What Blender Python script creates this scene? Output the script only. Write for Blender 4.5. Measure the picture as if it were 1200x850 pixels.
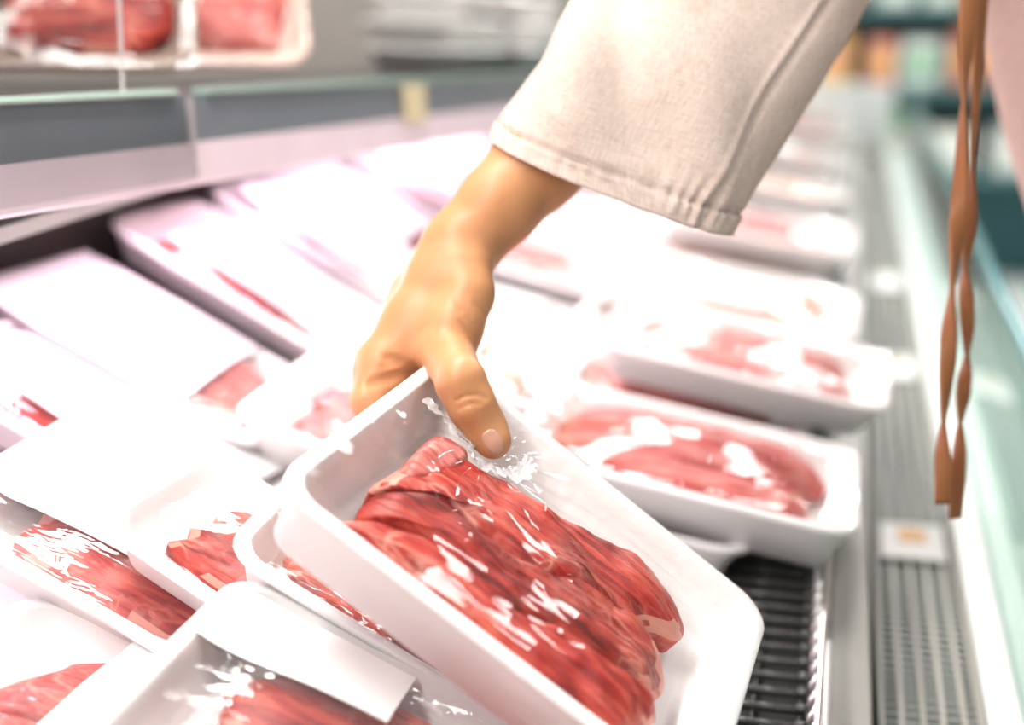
import bpy, bmesh, math, random
import numpy as np
from mathutils import Vector, Matrix, noise

for o in list(bpy.data.objects):
    bpy.data.objects.remove(o, do_unlink=True)
scene = bpy.context.scene
COL = scene.collection
random.seed(7)

# ------------------------------------------------------------------ camera
FPX = 1667.0                      # focal length in pixels of the 1200 px frame (50 mm lens)
CAMZ = 1.30
PITCH = math.atan(465 / FPX)
YAW = math.atan2(400 / FPX, math.cos(PITCH) + math.sin(PITCH) * 465 / FPX)
_sy, _cy, _sp, _cp = math.sin(YAW), math.cos(YAW), math.sin(PITCH), math.cos(PITCH)
CF = np.array([-_sy * _cp, _cy * _cp, -_sp])
CR = np.array([_cy, _sy, 0.0])
CU = np.cross(CR, CF)
CC = np.array([0.0, 0.0, CAMZ])
cam_data = bpy.data.cameras.new('camera')
cam = bpy.data.objects.new('camera', cam_data)
COL.objects.link(cam)
cam_data.sensor_width = 36.0
cam_data.lens = 36.0 * FPX / 1200.0
cam_data.clip_start = 0.02
cam_data.dof.use_dof = True
cam_data.dof.focus_distance = 0.805
cam_data.dof.aperture_fstop = 2.3
cam_data.dof.aperture_blades = 0
m = Matrix(((CR[0], CU[0], -CF[0], CC[0]), (CR[1], CU[1], -CF[1], CC[1]), (CR[2], CU[2], -CF[2], CC[2]), (0, 0, 0, 1)))
cam.matrix_world = m
scene.camera = cam

# ------------------------------------------------------------------ light and exposure
scene.view_settings.view_transform = 'Standard'
scene.view_settings.look = 'None'
scene.view_settings.gamma = 1.0
scene.view_settings.use_curve_mapping = False
scene.view_settings.exposure = 0.36
world = bpy.data.worlds.new('store_ambient')
scene.world = world
world.use_nodes = True
world.node_tree.nodes['Background'].inputs[0].default_value = (0.93, 0.97, 1.0, 1)
world.node_tree.nodes['Background'].inputs[1].default_value = 0.24


def area_light(name, loc, target, sx, sy, watts, col):
    d = bpy.data.lights.new(name, 'AREA')
    d.shape = 'RECTANGLE'; d.size = sx; d.size_y = sy; d.energy = watts; d.color = col
    o = bpy.data.objects.new(name, d)
    COL.objects.link(o)
    z = (Vector(loc) - Vector(target)).normalized()
    y = Vector((0, 1, 0)); x = y.cross(z).normalized(); y = z.cross(x)
    mm = Matrix((x, y, z)).transposed().to_4x4(); mm.translation = Vector(loc)
    o.matrix_world = mm
    return o

# lamp: name, place, aimed at, width, length, watts, colour  (the fixtures are built further down)
CANOPY = area_light('canopy_light', (-0.42, 0.95, 1.86), (-0.18, 0.95, 0.9), 0.10, 3.6, 44, (1.0, 0.96, 0.92))
SHELF_GLOW = area_light('shelf_light', (-0.575, 1.34, 1.113), (-0.30, 1.34, 0.7), 0.03, 1.7, 4.6, (1.0, 0.68, 0.85))
CEILING = []
for cx, cyy, cw in ((0.55, 6.6, 42), (0.9, 4.4, 38), (1.3, 2.6, 26), (-0.3, 8.2, 42), (-0.45, 5.2, 40), (1.2, 0.3, 14)):
    CEILING.append(area_light('ceiling_light', (cx, cyy, 3.15), (cx, cyy, 0), 0.32, 1.25, cw, (1.0, 0.98, 0.95)))

# ------------------------------------------------------------------ helpers
def ray(x, y):
    return CF + (x - 600) / FPX * CR + (425 - y) / FPX * CU


def PX(x, y, d):
    return CC + d * ray(x, y)


def project(w):
    d = np.asarray(w, float) - CC
    dd = d @ CF
    return 600 + FPX * (d @ CR) / dd, 425 - FPX * (d @ CU) / dd


MATS = {}


def new_mat(name):
    mt = bpy.data.materials.new(name); mt.use_nodes = True
    nt = mt.node_tree
    MATS[name] = mt
    return mt, nt, nt.nodes['Principled BSDF']


def noise_bump(nt, bsdf, scale, strength, dist=0.001, coord='Object', mapping=None):
    tc = nt.nodes.new('ShaderNodeTexCoord'); nz = nt.nodes.new('ShaderNodeTexNoise')
    nz.inputs['Scale'].default_value = scale; nz.inputs['Detail'].default_value = 4
    src = tc.outputs[coord]
    if mapping:
        mp = nt.nodes.new('ShaderNodeMapping'); mp.inputs['Scale'].default_value = mapping
        nt.links.new(src, mp.inputs[0]); src = mp.outputs[0]
    nt.links.new(src, nz.inputs['Vector'])
    bp = nt.nodes.new('ShaderNodeBump'); bp.inputs['Strength'].default_value = strength
    bp.inputs['Distance'].default_value = dist
    nt.links.new(nz.outputs['Fac'], bp.inputs['Height'])
    nt.links.new(bp.outputs[0], bsdf.inputs['Normal'])
    return nz, bp


def plain(name, col, rough=0.5, metal=0.0, spec=0.5, bump=None):
    mt, nt, b = new_mat(name)
    b.inputs['Base Color'].default_value = (*col, 1)
    b.inputs['Roughness'].default_value = rough
    b.inputs['Metallic'].default_value = metal
    b.inputs['Specular IOR Level'].default_value = spec
    # a little variation of tone so that nothing is dead flat
    tc = nt.nodes.new('ShaderNodeTexCoord'); nz = nt.nodes.new('ShaderNodeTexNoise')
    nz.inputs['Scale'].default_value = 14; nz.inputs['Detail'].default_value = 3
    nt.links.new(tc.outputs['Object'], nz.inputs['Vector'])
    rp = nt.nodes.new('ShaderNodeValToRGB')
    rp.color_ramp.elements[0].position = 0.3; rp.color_ramp.elements[1].position = 0.75
    rp.color_ramp.elements[0].color = (*[c * 0.94 for c in col], 1)
    rp.color_ramp.elements[1].color = (*[min(1, c * 1.03) for c in col], 1)
    nt.links.new(nz.outputs['Fac'], rp.inputs[0]); nt.links.new(rp.outputs[0], b.inputs['Base Color'])
    if bump:
        noise_bump(nt, b, *bump)
    return mt


def meat_mat(name, dark, mid, light, fat, fat_amount=0.5, scale=1.0):
    mt, nt, b = new_mat(name)
    L = nt.links.new
    tc = nt.nodes.new('ShaderNodeTexCoord')
    info = nt.nodes.new('ShaderNodeObjectInfo')
    add = nt.nodes.new('ShaderNodeVectorMath'); add.operation = 'MULTIPLY_ADD'
    add.inputs[1].default_value = (3.1, 7.7, 5.3)
    cmb = nt.nodes.new('ShaderNodeCombineXYZ')
    for k in range(3):
        L(info.outputs['Random'], cmb.inputs[k])
    L(cmb.outputs[0], add.inputs[0]); L(tc.outputs['Object'], add.inputs[2])
    # fibres along the long side
    mp = nt.nodes.new('ShaderNodeMapping'); mp.inputs['Scale'].default_value = (34 * scale, 230 * scale, 150 * scale)
    mp.inputs['Rotation'].default_value = (0, 0, 0.12)
    L(add.outputs[0], mp.inputs[0])
    n1 = nt.nodes.new('ShaderNodeTexNoise'); n1.inputs['Scale'].default_value = 1.0; n1.inputs['Detail'].default_value = 5
    n1.inputs['Distortion'].default_value = 0.7
    L(mp.outputs[0], n1.inputs['Vector'])
    r1 = nt.nodes.new('ShaderNodeValToRGB')
    e = r1.color_ramp.elements
    e[0].position = 0.32; e[0].color = (*dark, 1); e[1].position = 0.72; e[1].color = (*light, 1)
    em = e.new(0.5); em.color = (*mid, 1)
    nL = nt.nodes.new('ShaderNodeTexNoise'); nL.inputs['Scale'].default_value = 24 * scale; nL.inputs['Detail'].default_value = 3
    nL.inputs['Distortion'].default_value = 0.8
    mpL = nt.nodes.new('ShaderNodeMapping'); mpL.inputs['Scale'].default_value = (0.7, 1.5, 1)
    L(add.outputs[0], mpL.inputs[0]); L(mpL.outputs[0], nL.inputs['Vector'])
    mz = nt.nodes.new('ShaderNodeMath'); mz.operation = 'MULTIPLY_ADD'; mz.inputs[1].default_value = 0.75; mz.inputs[2].default_value = -0.375
    az = nt.nodes.new('ShaderNodeMath'); az.operation = 'ADD'
    L(nL.outputs['Fac'], mz.inputs[0]); L(mz.outputs[0], az.inputs[0]); L(n1.outputs['Fac'], az.inputs[1])
    L(az.outputs[0], r1.inputs[0])
    # marbling: thin bent lines of fat
    n2 = nt.nodes.new('ShaderNodeTexNoise'); n2.inputs['Scale'].default_value = 15 * scale; n2.inputs['Detail'].default_value = 2.5
    n2.inputs['Distortion'].default_value = 1.6
    mp2 = nt.nodes.new('ShaderNodeMapping'); mp2.inputs['Scale'].default_value = (1.0, 2.3, 1.6)
    mp2.inputs['Rotation'].default_value = (0, 0, 0.2)
    L(add.outputs[0], mp2.inputs[0]); L(mp2.outputs[0], n2.inputs['Vector'])
    r2 = nt.nodes.new('ShaderNodeValToRGB')
    e = r2.color_ramp.elements
    e[0].position = 0.42; e[0].color = (0, 0, 0, 1); e[1].position = 0.58; e[1].color = (0, 0, 0, 1)
    v = e.new(0.478); v.color = (0.22, 0.22, 0.22, 1)
    v = e.new(0.5); v.color = (1, 1, 1, 1)
    v = e.new(0.522); v.color = (0.22, 0.22, 0.22, 1)
    L(n2.outputs['Fac'], r2.inputs[0])
    n3 = nt.nodes.new('ShaderNodeTexNoise'); n3.inputs['Scale'].default_value = 22 * scale; n3.inputs['Detail'].default_value = 3
    L(add.outputs[0], n3.inputs['Vector'])
    r3 = nt.nodes.new('ShaderNodeValToRGB')
    r3.color_ramp.elements[0].position = 0.5 - 0.12 * fat_amount; r3.color_ramp.elements[1].position = 0.72
    L(n3.outputs['Fac'], r3.inputs[0])
    vo = nt.nodes.new('ShaderNodeTexVoronoi'); vo.feature = 'DISTANCE_TO_EDGE'; vo.inputs['Scale'].default_value = 27 * scale
    mpv = nt.nodes.new('ShaderNodeMapping'); mpv.inputs['Scale'].default_value = (0.55, 1.7, 1.0); mpv.inputs['Rotation'].default_value = (0, 0, 0.15)
    wob = nt.nodes.new('ShaderNodeVectorMath'); wob.operation = 'MULTIPLY_ADD'; wob.inputs[1].default_value = (0.05, 0.05, 0.05)
    L(n3.outputs['Color'], wob.inputs[0]); L(add.outputs[0], wob.inputs[2]); L(wob.outputs[0], mpv.inputs[0]); L(mpv.outputs[0], vo.inputs['Vector'])
    rv = nt.nodes.new('ShaderNodeValToRGB')
    rv.color_ramp.elements[0].position = 0.0; rv.color_ramp.elements[0].color = (0.75, 0.75, 0.75, 1)
    rv.color_ramp.elements[1].position = 0.07; rv.color_ramp.elements[1].color = (0, 0, 0, 1)
    L(vo.outputs['Distance'], rv.inputs[0])
    mv = nt.nodes.new('ShaderNodeMath'); mv.operation = 'MAXIMUM'
    L(r2.outputs[0], mv.inputs[0]); L(rv.outputs[0], mv.inputs[1])
    mul = nt.nodes.new('ShaderNodeMath'); mul.operation = 'MULTIPLY'
    L(mv.outputs[0], mul.inputs[0]); L(r3.outputs[0], mul.inputs[1])
    mul2 = nt.nodes.new('ShaderNodeMath'); mul2.operation = 'MULTIPLY'; mul2.inputs[1].default_value = 1.25 * fat_amount
    mul2.use_clamp = True
    L(mul.outputs[0], mul2.inputs[0])
    mx = nt.nodes.new('ShaderNodeMix'); mx.data_type = 'RGBA'
    mx.inputs['B'].default_value = (*fat, 1)
    L(mul2.outputs[0], mx.inputs['Factor']); L(r1.outputs[0], mx.inputs['A'])
    L(mx.outputs['Result'], b.inputs['Base Color'])
    bp = nt.nodes.new('ShaderNodeBump'); bp.inputs['Strength'].default_value = 0.8; bp.inputs['Distance'].default_value = 0.0026
    L(az.outputs[0], bp.inputs['Height']); L(bp.outputs[0], b.inputs['Normal'])
    b.inputs['Roughness'].default_value = 0.42
    b.inputs['Specular IOR Level'].default_value = 0.35
    b.inputs['Subsurface Weight'].default_value = 0.12
    b.inputs['Subsurface Radius'].default_value = (0.008, 0.002, 0.002)
    b.inputs['Subsurface Scale'].default_value = 0.4
    return mt


def film_mat(name, tint=(1, 1, 1), gloss=0.14, rough=0.05, scale=60, bump=0.25, stretch=(1, 3, 1), haze=0.0):
    mt = bpy.data.materials.new(name); mt.use_nodes = True; MATS[name] = mt
    nt = mt.node_tree; nt.nodes.clear(); L = nt.links.new
    out = nt.nodes.new('ShaderNodeOutputMaterial')
    tr = nt.nodes.new('ShaderNodeBsdfTransparent'); tr.inputs[0].default_value = (*tint, 1)
    gl = nt.nodes.new('ShaderNodeBsdfGlossy'); gl.inputs['Roughness'].default_value = rough
    fr = nt.nodes.new('ShaderNodeFresnel'); fr.inputs[0].default_value = 1.5
    ge = nt.nodes.new('ShaderNodeNewGeometry'); iv = nt.nodes.new('ShaderNodeMath'); iv.operation = 'SUBTRACT'; iv.inputs[0].default_value = 1.0
    lw = nt.nodes.new('ShaderNodeMath'); lw.operation = 'MULTIPLY'
    L(ge.outputs['Backfacing'], iv.inputs[1]); L(iv.outputs[0], lw.inputs[1]); L(fr.outputs[0], lw.inputs[0])
    ad = nt.nodes.new('ShaderNodeMath'); ad.operation = 'MULTIPLY_ADD'
    ad.inputs[1].default_value = 0.8; ad.inputs[2].default_value = gloss; ad.use_clamp = True
    mx = nt.nodes.new('ShaderNodeMixShader')
    L(lw.outputs[0], ad.inputs[0]); L(ad.outputs[0], mx.inputs[0])
    base = tr.outputs[0]
    if haze > 0:
        df = nt.nodes.new('ShaderNodeBsdfDiffuse'); df.inputs[0].default_value = (0.95, 0.95, 0.95, 1)
        m2 = nt.nodes.new('ShaderNodeMixShader'); m2.inputs[0].default_value = haze
        L(tr.outputs[0], m2.inputs[1]); L(df.outputs[0], m2.inputs[2]); base = m2.outputs[0]
    L(base, mx.inputs[1]); L(gl.outputs[0], mx.inputs[2])
    tc = nt.nodes.new('ShaderNodeTexCoord'); mp = nt.nodes.new('ShaderNodeMapping'); mp.inputs['Scale'].default_value = stretch
    nz = nt.nodes.new('ShaderNodeTexNoise'); nz.inputs['Scale'].default_value = scale; nz.inputs['Detail'].default_value = 2
    nz.inputs['Distortion'].default_value = 0.6
    L(tc.outputs['Object'], mp.inputs[0]); L(mp.outputs[0], nz.inputs['Vector'])
    bp = nt.nodes.new('ShaderNodeBump'); bp.inputs['Strength'].default_value = bump; bp.inputs['Distance'].default_value = 0.004
    L(nz.outputs['Fac'], bp.inputs['Height']); L(bp.outputs[0], gl.inputs['Normal'])
    L(mx.outputs[0], out.inputs[0])
    return mt


FOAM = plain('white_foam', (0.86, 0.845, 0.83), 0.5, 0, 0.3, (420, 0.25, 0.0006))
FOAM_WRINKLED = plain('film_wrapped_foam', (0.87, 0.84, 0.825), 0.42, 0, 0.4, (95, 0.6, 0.0018))
PAPER = plain('label_paper', (0.90, 0.90, 0.89), 0.55, 0, 0.3, (250, 0.1, 0.0004))
BEEF = meat_mat('beef', (0.22, 0.008, 0.005), (0.43, 0.028, 0.018), (0.58, 0.10, 0.062), (0.80, 0.38, 0.29), 0.75)
BEEF_PALE = meat_mat('pale_beef', (0.30, 0.015, 0.012), (0.50, 0.05, 0.04), (0.62, 0.15, 0.12), (0.82, 0.45, 0.36), 0.6)
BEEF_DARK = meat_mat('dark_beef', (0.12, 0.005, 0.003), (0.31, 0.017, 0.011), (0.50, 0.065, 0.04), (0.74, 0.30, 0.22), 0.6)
VEAL = meat_mat('pink_meat', (0.36, 0.045, 0.04), (0.52, 0.10, 0.085), (0.64, 0.19, 0.16), (0.82, 0.55, 0.48), 0.6)
POULTRY = meat_mat('brown_meat', (0.42, 0.17, 0.09), (0.58, 0.28, 0.16), (0.68, 0.42, 0.28), (0.82, 0.66, 0.52), 0.6)
FAT = plain('pale_fat', (0.68, 0.27, 0.20), 0.45, 0, 0.4, (300, 0.5, 0.001))
FILM = film_mat('cling_film', gloss=0.05, rough=0.03, scale=34, bump=0.34, haze=0.03)
FILM_CALM = film_mat('calm_film', gloss=0.0, rough=0.05, scale=30, bump=0.25, haze=0.0)
FILM_HELD = film_mat('stretched_film', gloss=0.0, rough=0.035, scale=11, bump=0.20, stretch=(0.8, 4.5, 1.0), haze=0.0)
FILM_LIGHT = film_mat('light_film', gloss=0.01, rough=0.035, scale=24, bump=0.22, stretch=(1, 2.4, 1), haze=0.01)
STEEL = plain('brushed_steel', (0.30, 0.285, 0.265), 0.42, 0.75, 0.5, (30, 0.15, 0.0006, 'Object', (1, 30, 1)))
CHROME = plain('chrome_wire', (0.80, 0.80, 0.80), 0.16, 1.0)
BLACK = plain('black_plastic', (0.028, 0.030, 0.030), 0.36, 0, 0.5)
DARKGAP = plain('dark_channel', (0.012, 0.035, 0.038), 0.5)
BEIGE = plain('beige_bar', (0.36, 0.34, 0.29), 0.4, 0.15)
WHITE_PAINT = plain('white_paint', (0.83, 0.86, 0.84), 0.35, 0, 0.5)
GREY_PANEL = plain('grey_panel', (0.27, 0.245, 0.225), 0.45, 0.1)
RAIL_GREY = plain('rail_grey', (0.20, 0.225, 0.255), 0.30, 0.25, 0.5, (18, 0.12, 0.0005, 'Object', (1, 1, 40)))
RAIL_PINK_LIT = plain('rail_pink_lit', (0.84, 0.73, 0.80), 0.32, 0.1, 0.5)  # pink light falling on the skirt is put into its base colour
GREEN_LIP = plain('green_glass_lip', (0.40, 0.55, 0.48), 0.12, 0, 0.7)
TEAL = plain('teal_panel', (0.012, 0.085, 0.10), 0.4)


def glass_mat(name, tint, gloss, rough=0.02):
    mt = bpy.data.materials.new(name); mt.use_nodes = True; MATS[name] = mt
    nt = mt.node_tree; nt.nodes.clear(); L = nt.links.new
    out = nt.nodes.new('ShaderNodeOutputMaterial')
    tr = nt.nodes.new('ShaderNodeBsdfTransparent'); tr.inputs[0].default_value = (*tint, 1)
    gl = nt.nodes.new('ShaderNodeBsdfGlossy'); gl.inputs['Roughness'].default_value = rough
    fr = nt.nodes.new('ShaderNodeFresnel'); fr.inputs[0].default_value = 1.5
    ge = nt.nodes.new('ShaderNodeNewGeometry'); iv = nt.nodes.new('ShaderNodeMath'); iv.operation = 'SUBTRACT'; iv.inputs[0].default_value = 1.0
    ml = nt.nodes.new('ShaderNodeMath'); ml.operation = 'MULTIPLY'
    L(ge.outputs['Backfacing'], iv.inputs[1]); L(iv.outputs[0], ml.inputs[1]); L(fr.outputs[0], ml.inputs[0])   # a thin sheet: no inner total reflection
    ad = nt.nodes.new('ShaderNodeMath'); ad.operation = 'ADD'; ad.inputs[1].default_value = gloss; ad.use_clamp = True
    mx = nt.nodes.new('ShaderNodeMixShader')
    L(ml.outputs[0], ad.inputs[0]); L(ad.outputs[0], mx.inputs[0]); L(tr.outputs[0], mx.inputs[1]); L(gl.outputs[0], mx.inputs[2])
    L(mx.outputs[0], out.inputs[0])
    return mt


CLEAR = glass_mat('clear_acrylic', (0.93, 0.93, 0.93), 0.03)
CLEAR_EDGE = plain('acrylic_edge', (0.62, 0.55, 0.55), 0.15)
GREEN_GLASS = glass_mat('green_glass', (0.80, 0.93, 0.89), 0.10)

# skin
SKIN, nt, b = new_mat('skin')
tc = nt.nodes.new('ShaderNodeTexCoord'); nz = nt.nodes.new('ShaderNodeTexNoise'); nz.inputs['Scale'].default_value = 38
nz.inputs['Detail'].default_value = 4
nt.links.new(tc.outputs['Object'], nz.inputs['Vector'])
rp = nt.nodes.new('ShaderNodeValToRGB')
rp.color_ramp.elements[0].position = 0.3; rp.color_ramp.elements[0].color = (0.55, 0.245, 0.105, 1)
rp.color_ramp.elements[1].position = 0.75; rp.color_ramp.elements[1].color = (0.64, 0.310, 0.145, 1)
nt.links.new(nz.outputs['Fac'], rp.inputs[0]); nt.links.new(rp.outputs[0], b.inputs['Base Color'])
b.inputs['Roughness'].default_value = 0.46
b.inputs['Specular IOR Level'].default_value = 0.4
b.inputs['Subsurface Weight'].default_value = 0.18
b.inputs['Subsurface Radius'].default_value = (0.010, 0.004, 0.002)
b.inputs['Subsurface Scale'].default_value = 0.5
noise_bump(nt, b, 260, 0.16, 0.0007)
NAIL = plain('nail', (0.62, 0.33, 0.23), 0.22, 0, 0.6)

# linen: crossed thread noise
LINEN, nt, b = new_mat('linen')
L_ = nt.links.new
tc = nt.nodes.new('ShaderNodeTexCoord')
cols = []
for sc in ((120, 1500, 1), (1500, 120, 1)):
    mp = nt.nodes.new('ShaderNodeMapping'); mp.inputs['Scale'].default_value = (sc[0], sc[1], 1)
    nz = nt.nodes.new('ShaderNodeTexNoise'); nz.inputs['Scale'].default_value = 1; nz.inputs['Detail'].default_value = 3
    L_(tc.outputs['UV'], mp.inputs[0]); L_(mp.outputs[0], nz.inputs['Vector']); cols.append(nz)
ad = nt.nodes.new('ShaderNodeMath'); ad.operation = 'ADD'
L_(cols[0].outputs['Fac'], ad.inputs[0]); L_(cols[1].outputs['Fac'], ad.inputs[1])
rp = nt.nodes.new('ShaderNodeValToRGB')
hv = nt.nodes.new('ShaderNodeMath'); hv.operation = 'MULTIPLY'; hv.inputs[1].default_value = 0.5
L_(ad.outputs[0], hv.inputs[0]); L_(hv.outputs[0], rp.inputs[0])
rp.color_ramp.elements[0].position = 0.36; rp.color_ramp.elements[0].color = (0.49, 0.37, 0.305, 1)
rp.color_ramp.elements[1].position = 0.60; rp.color_ramp.elements[1].color = (0.69, 0.565, 0.50, 1)
L_(rp.outputs[0], b.inputs['Base Color'])
b.inputs['Roughness'].default_value = 0.85; b.inputs['Specular IOR Level'].default_value = 0.1
bp = nt.nodes.new('ShaderNodeBump'); bp.inputs['Strength'].default_value = 0.35; bp.inputs['Distance'].default_value = 0.0005
L_(ad.outputs[0], bp.inputs['Height']); L_(bp.outputs[0], b.inputs['Normal'])
LEATHER = plain('brown_leather', (0.31, 0.115, 0.040), 0.48, 0, 0.4, (160, 0.35, 0.0006))
DENIM = plain('dark_trousers', (0.05, 0.06, 0.09), 0.8)


# ------------------------------------------------------------------ mesh helpers
def mesh_obj(name, verts, faces, mat, parent=None, smooth=True, uvs=None):
    me = bpy.data.meshes.new(name)
    me.from_pydata([tuple(v) for v in verts], [], faces)
    me.update()
    if smooth:
        me.polygons.foreach_set('use_smooth', [True] * len(me.polygons))
    if uvs is not None:
        ul = me.uv_layers.new(name='UVMap')
        vi = np.zeros(len(me.loops), dtype=np.int32); me.loops.foreach_get('vertex_index', vi)
        ul.data.foreach_set('uv', np.asarray(uvs, dtype=np.float32)[vi].ravel())
    me.materials.append(mat)
    o = bpy.data.objects.new(name, me)
    COL.objects.link(o)
    if parent is not None:
        o.parent = parent
    return o


def inst(name, me, parent=None, loc=(0, 0, 0), mat=None):
    o = bpy.data.objects.new(name, me); COL.objects.link(o)
    if parent is not None:
        o.parent = parent
    o.location = loc
    return o


def tag(o, label=None, cat=None, group=None, kind=None):
    if label: o['label'] = label
    if cat: o['category'] = cat
    if group: o['group'] = group
    if kind: o['kind'] = kind
    return o


def empty(name, loc=(0, 0, 0)):
    o = bpy.data.objects.new(name, None); COL.objects.link(o); o.location = loc
    o.empty_display_size = 0.03
    return o


class MB:
    def __init__(self):
        self.v = []; self.f = []

    def box(self, x0, x1, y0, y1, z0, z1, bevel=0.0):
        b = len(self.v)
        if bevel <= 0:
            self.v += [(x0, y0, z0), (x1, y0, z0), (x1, y1, z0), (x0, y1, z0), (x0, y0, z1), (x1, y0, z1), (x1, y1, z1), (x0, y1, z1)]
            self.f += [tuple(b + i for i in q) for q in ((0, 3, 2, 1), (4, 5, 6, 7), (0, 1, 5, 4), (1, 2, 6, 5), (2, 3, 7, 6), (3, 0, 4, 7))]
        else:
            bm = bmesh.new(); bmesh.ops.create_cube(bm, size=1)
            for v in bm.verts:
                v.co = Vector((x0 + (v.co.x + .5) * (x1 - x0), y0 + (v.co.y + .5) * (y1 - y0), z0 + (v.co.z + .5) * (z1 - z0)))
            bmesh.ops.bevel(bm, geom=list(bm.edges), offset=bevel, segments=2, affect='EDGES', profile=0.5)
            bm.verts.index_update()
            self.v += [tuple(v.co) for v in bm.verts]
            self.f += [tuple(b + v.index for v in f.verts) for f in bm.faces]
            bm.free()
        return self

    def tube(self, pts, r, n=8, cap=True):
        pts = [np.asarray(p, float) for p in pts]
        b = len(self.v)
        rr = r if hasattr(r, '__len__') else [r] * len(pts)
        for i, p in enumerate(pts):
            t = pts[min(i + 1, len(pts) - 1)] - pts[max(i - 1, 0)]
            t = t / np.linalg.norm(t)
            a = np.cross(t, (0, 0, 1) if abs(t[2]) < .9 else (1, 0, 0)); a /= np.linalg.norm(a); c = np.cross(t, a)
            for k in range(n):
                an = 2 * math.pi * k / n
                self.v.append(tuple(p + rr[i] * (a * math.cos(an) + c * math.sin(an))))
        for i in range(len(pts) - 1):
            for k in range(n):
                self.f.append((b + i * n + k, b + i * n + (k + 1) % n, b + (i + 1) * n + (k + 1) % n, b + (i + 1) * n + k))
        if cap:
            self.f.append(tuple(b + k for k in range(n))[::-1])
            self.f.append(tuple(b + (len(pts) - 1) * n + k for k in range(n)))
        return self

    def prism(self, prof, p0, p1, ax, az):
        """profile (a, c) swept from p0 to p1 with axes ax, az"""
        b = len(self.v); n = len(prof)
        for p in (p0, p1):
            for a, c in prof:
                self.v.append(tuple(np.asarray(p, float) + a * np.asarray(ax, float) + c * np.asarray(az, float)))
        for k in range(n):
            self.f.append((b + k, b + (k + 1) % n, b + n + (k + 1) % n, b + n + k))
        self.f.append(tuple(b + k for k in range(n))[::-1]); self.f.append(tuple(b + n + k for k in range(n)))
        return self

    def obj(self, name, mat, parent=None, smooth=False):
        o = mesh_obj(name, self.v, self.f, mat, parent, smooth)
        me = o.data
        bm = bmesh.new(); bm.from_mesh(me); bmesh.ops.recalc_face_normals(bm, faces=bm.faces); bm.to_mesh(me); bm.free()
        return o


# ------------------------------------------------------------------ the setting
FLOOR = plain('pale_floor_tile', (0.76, 0.80, 0.77), 0.28, 0, 0.5)
WALLM = plain('pale_wall', (0.62, 0.60, 0.57), 0.7)
tag(MB().box(-4, 6, -3, 12, -0.05, 0).obj('floor', FLOOR), 'pale polished tile floor of the shop', kind='structure')
tag(MB().box(-0.99, -0.93, -3, 12, 0, 3.3).obj('wall_back', WALLM), 'pale wall behind the refrigerated case', kind='structure')
tag(MB().box(-0.93, 6, 9.4, 9.5, 0, 3.3).obj('wall_far', plain('far_wall_paint', (0.30, 0.40, 0.40), 0.7)), 'far end wall of the shop', kind='structure')

# deck outline: front lip, gentle slope, then a steep ramp up to the back
Y0, Y1 = -1.0, 4.3
DZ = 0.842
S1, S2 = math.tan(math.radians(4)), math.tan(math.radians(26))
XK = -0.36
ZK = DZ - XK * S1
XB = -0.78
XD = -0.675


def deck_z(x):
    return DZ - x * S1 if x > XK else ZK + (XK - x) * S2


case = tag(empty('display_case', (0, 2, 0)), 'long open refrigerated meat display case with white lower body and glass front', 'display case')


def cpart(mb, name, mat, parent=None, smooth=False):
    o = mb.obj(name, mat, None, smooth)
    p = parent or case
    o.parent = p
    o.matrix_parent_inverse = Matrix.Translation(p.matrix_world.translation if p.parent is None else p.matrix_world.translation).inverted()
    return o


case.matrix_world.translation = Vector((0, 2, 0))
bpy.context.view_layer.update()
cpart(MB().box(XB, 0.19, Y0, Y1, 0.12, 0.72), 'base_body', WHITE_PAINT)
cpart(MB().box(XB + .04, 0.14, Y0 + .02, Y1 - .02, 0.0, 0.12), 'plinth', BLACK)
prof = [(-0.070, DZ + 0.070 * S1), (XK, ZK), (XD, deck_z(XD)), (XD, deck_z(XD) - 0.02), (XK, ZK - 0.02), (-0.070, DZ + 0.07 * S1 - 0.02)]
cpart(MB().prism(prof, (0, Y0, 0), (0, Y1, 0), (1, 0, 0), (0, 0, 1)), 'deck', plain('deck_enamel', (0.72, 0.70, 0.68), 0.35))
cpart(MB().box(XB - .06, XB, Y0, Y1, 1.115, 2.02), 'back_panel', GREY_PANEL)
cpart(MB().box(XB - .06, XD - .001, Y0, Y1, 0.72, 1.115), 'shaded_back_panel', plain('back_shade_brown', (0.075, 0.058, 0.056), 0.5))  # lower case back, its dark colour holding the shade below the shelf
cpart(MB().box(XB - .06, -0.34, Y0, Y1, 1.89, 1.97), 'canopy', WHITE_PAINT)
cpart(MB().box(XB, 0.14, Y1, Y1 + .03, 0.1, 0.97), 'end_panel', WHITE_PAINT)
cpart(MB().box(-0.07, 0.0, Y0, Y1, 0.72, DZ - 0.022), 'deck_support', DARKGAP)
cpart(MB().box(0.0115, 0.0425, Y0, Y1, 0.72, 0.822, 0.002), 'steel_channel', STEEL)
cpart(MB().box(0.0425, 0.05, Y0, Y1, 0.72, 0.745), 'channel_gap', DARKGAP)
cpart(MB().box(0.05, 0.124, Y0, Y1, 0.72, 0.752), 'duct', DARKGAP)
cpart(MB().box(0.124, 0.149, Y0, Y1, 0.72, 0.792, 0.003), 'front_ledge', WHITE_PAINT)

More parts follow.
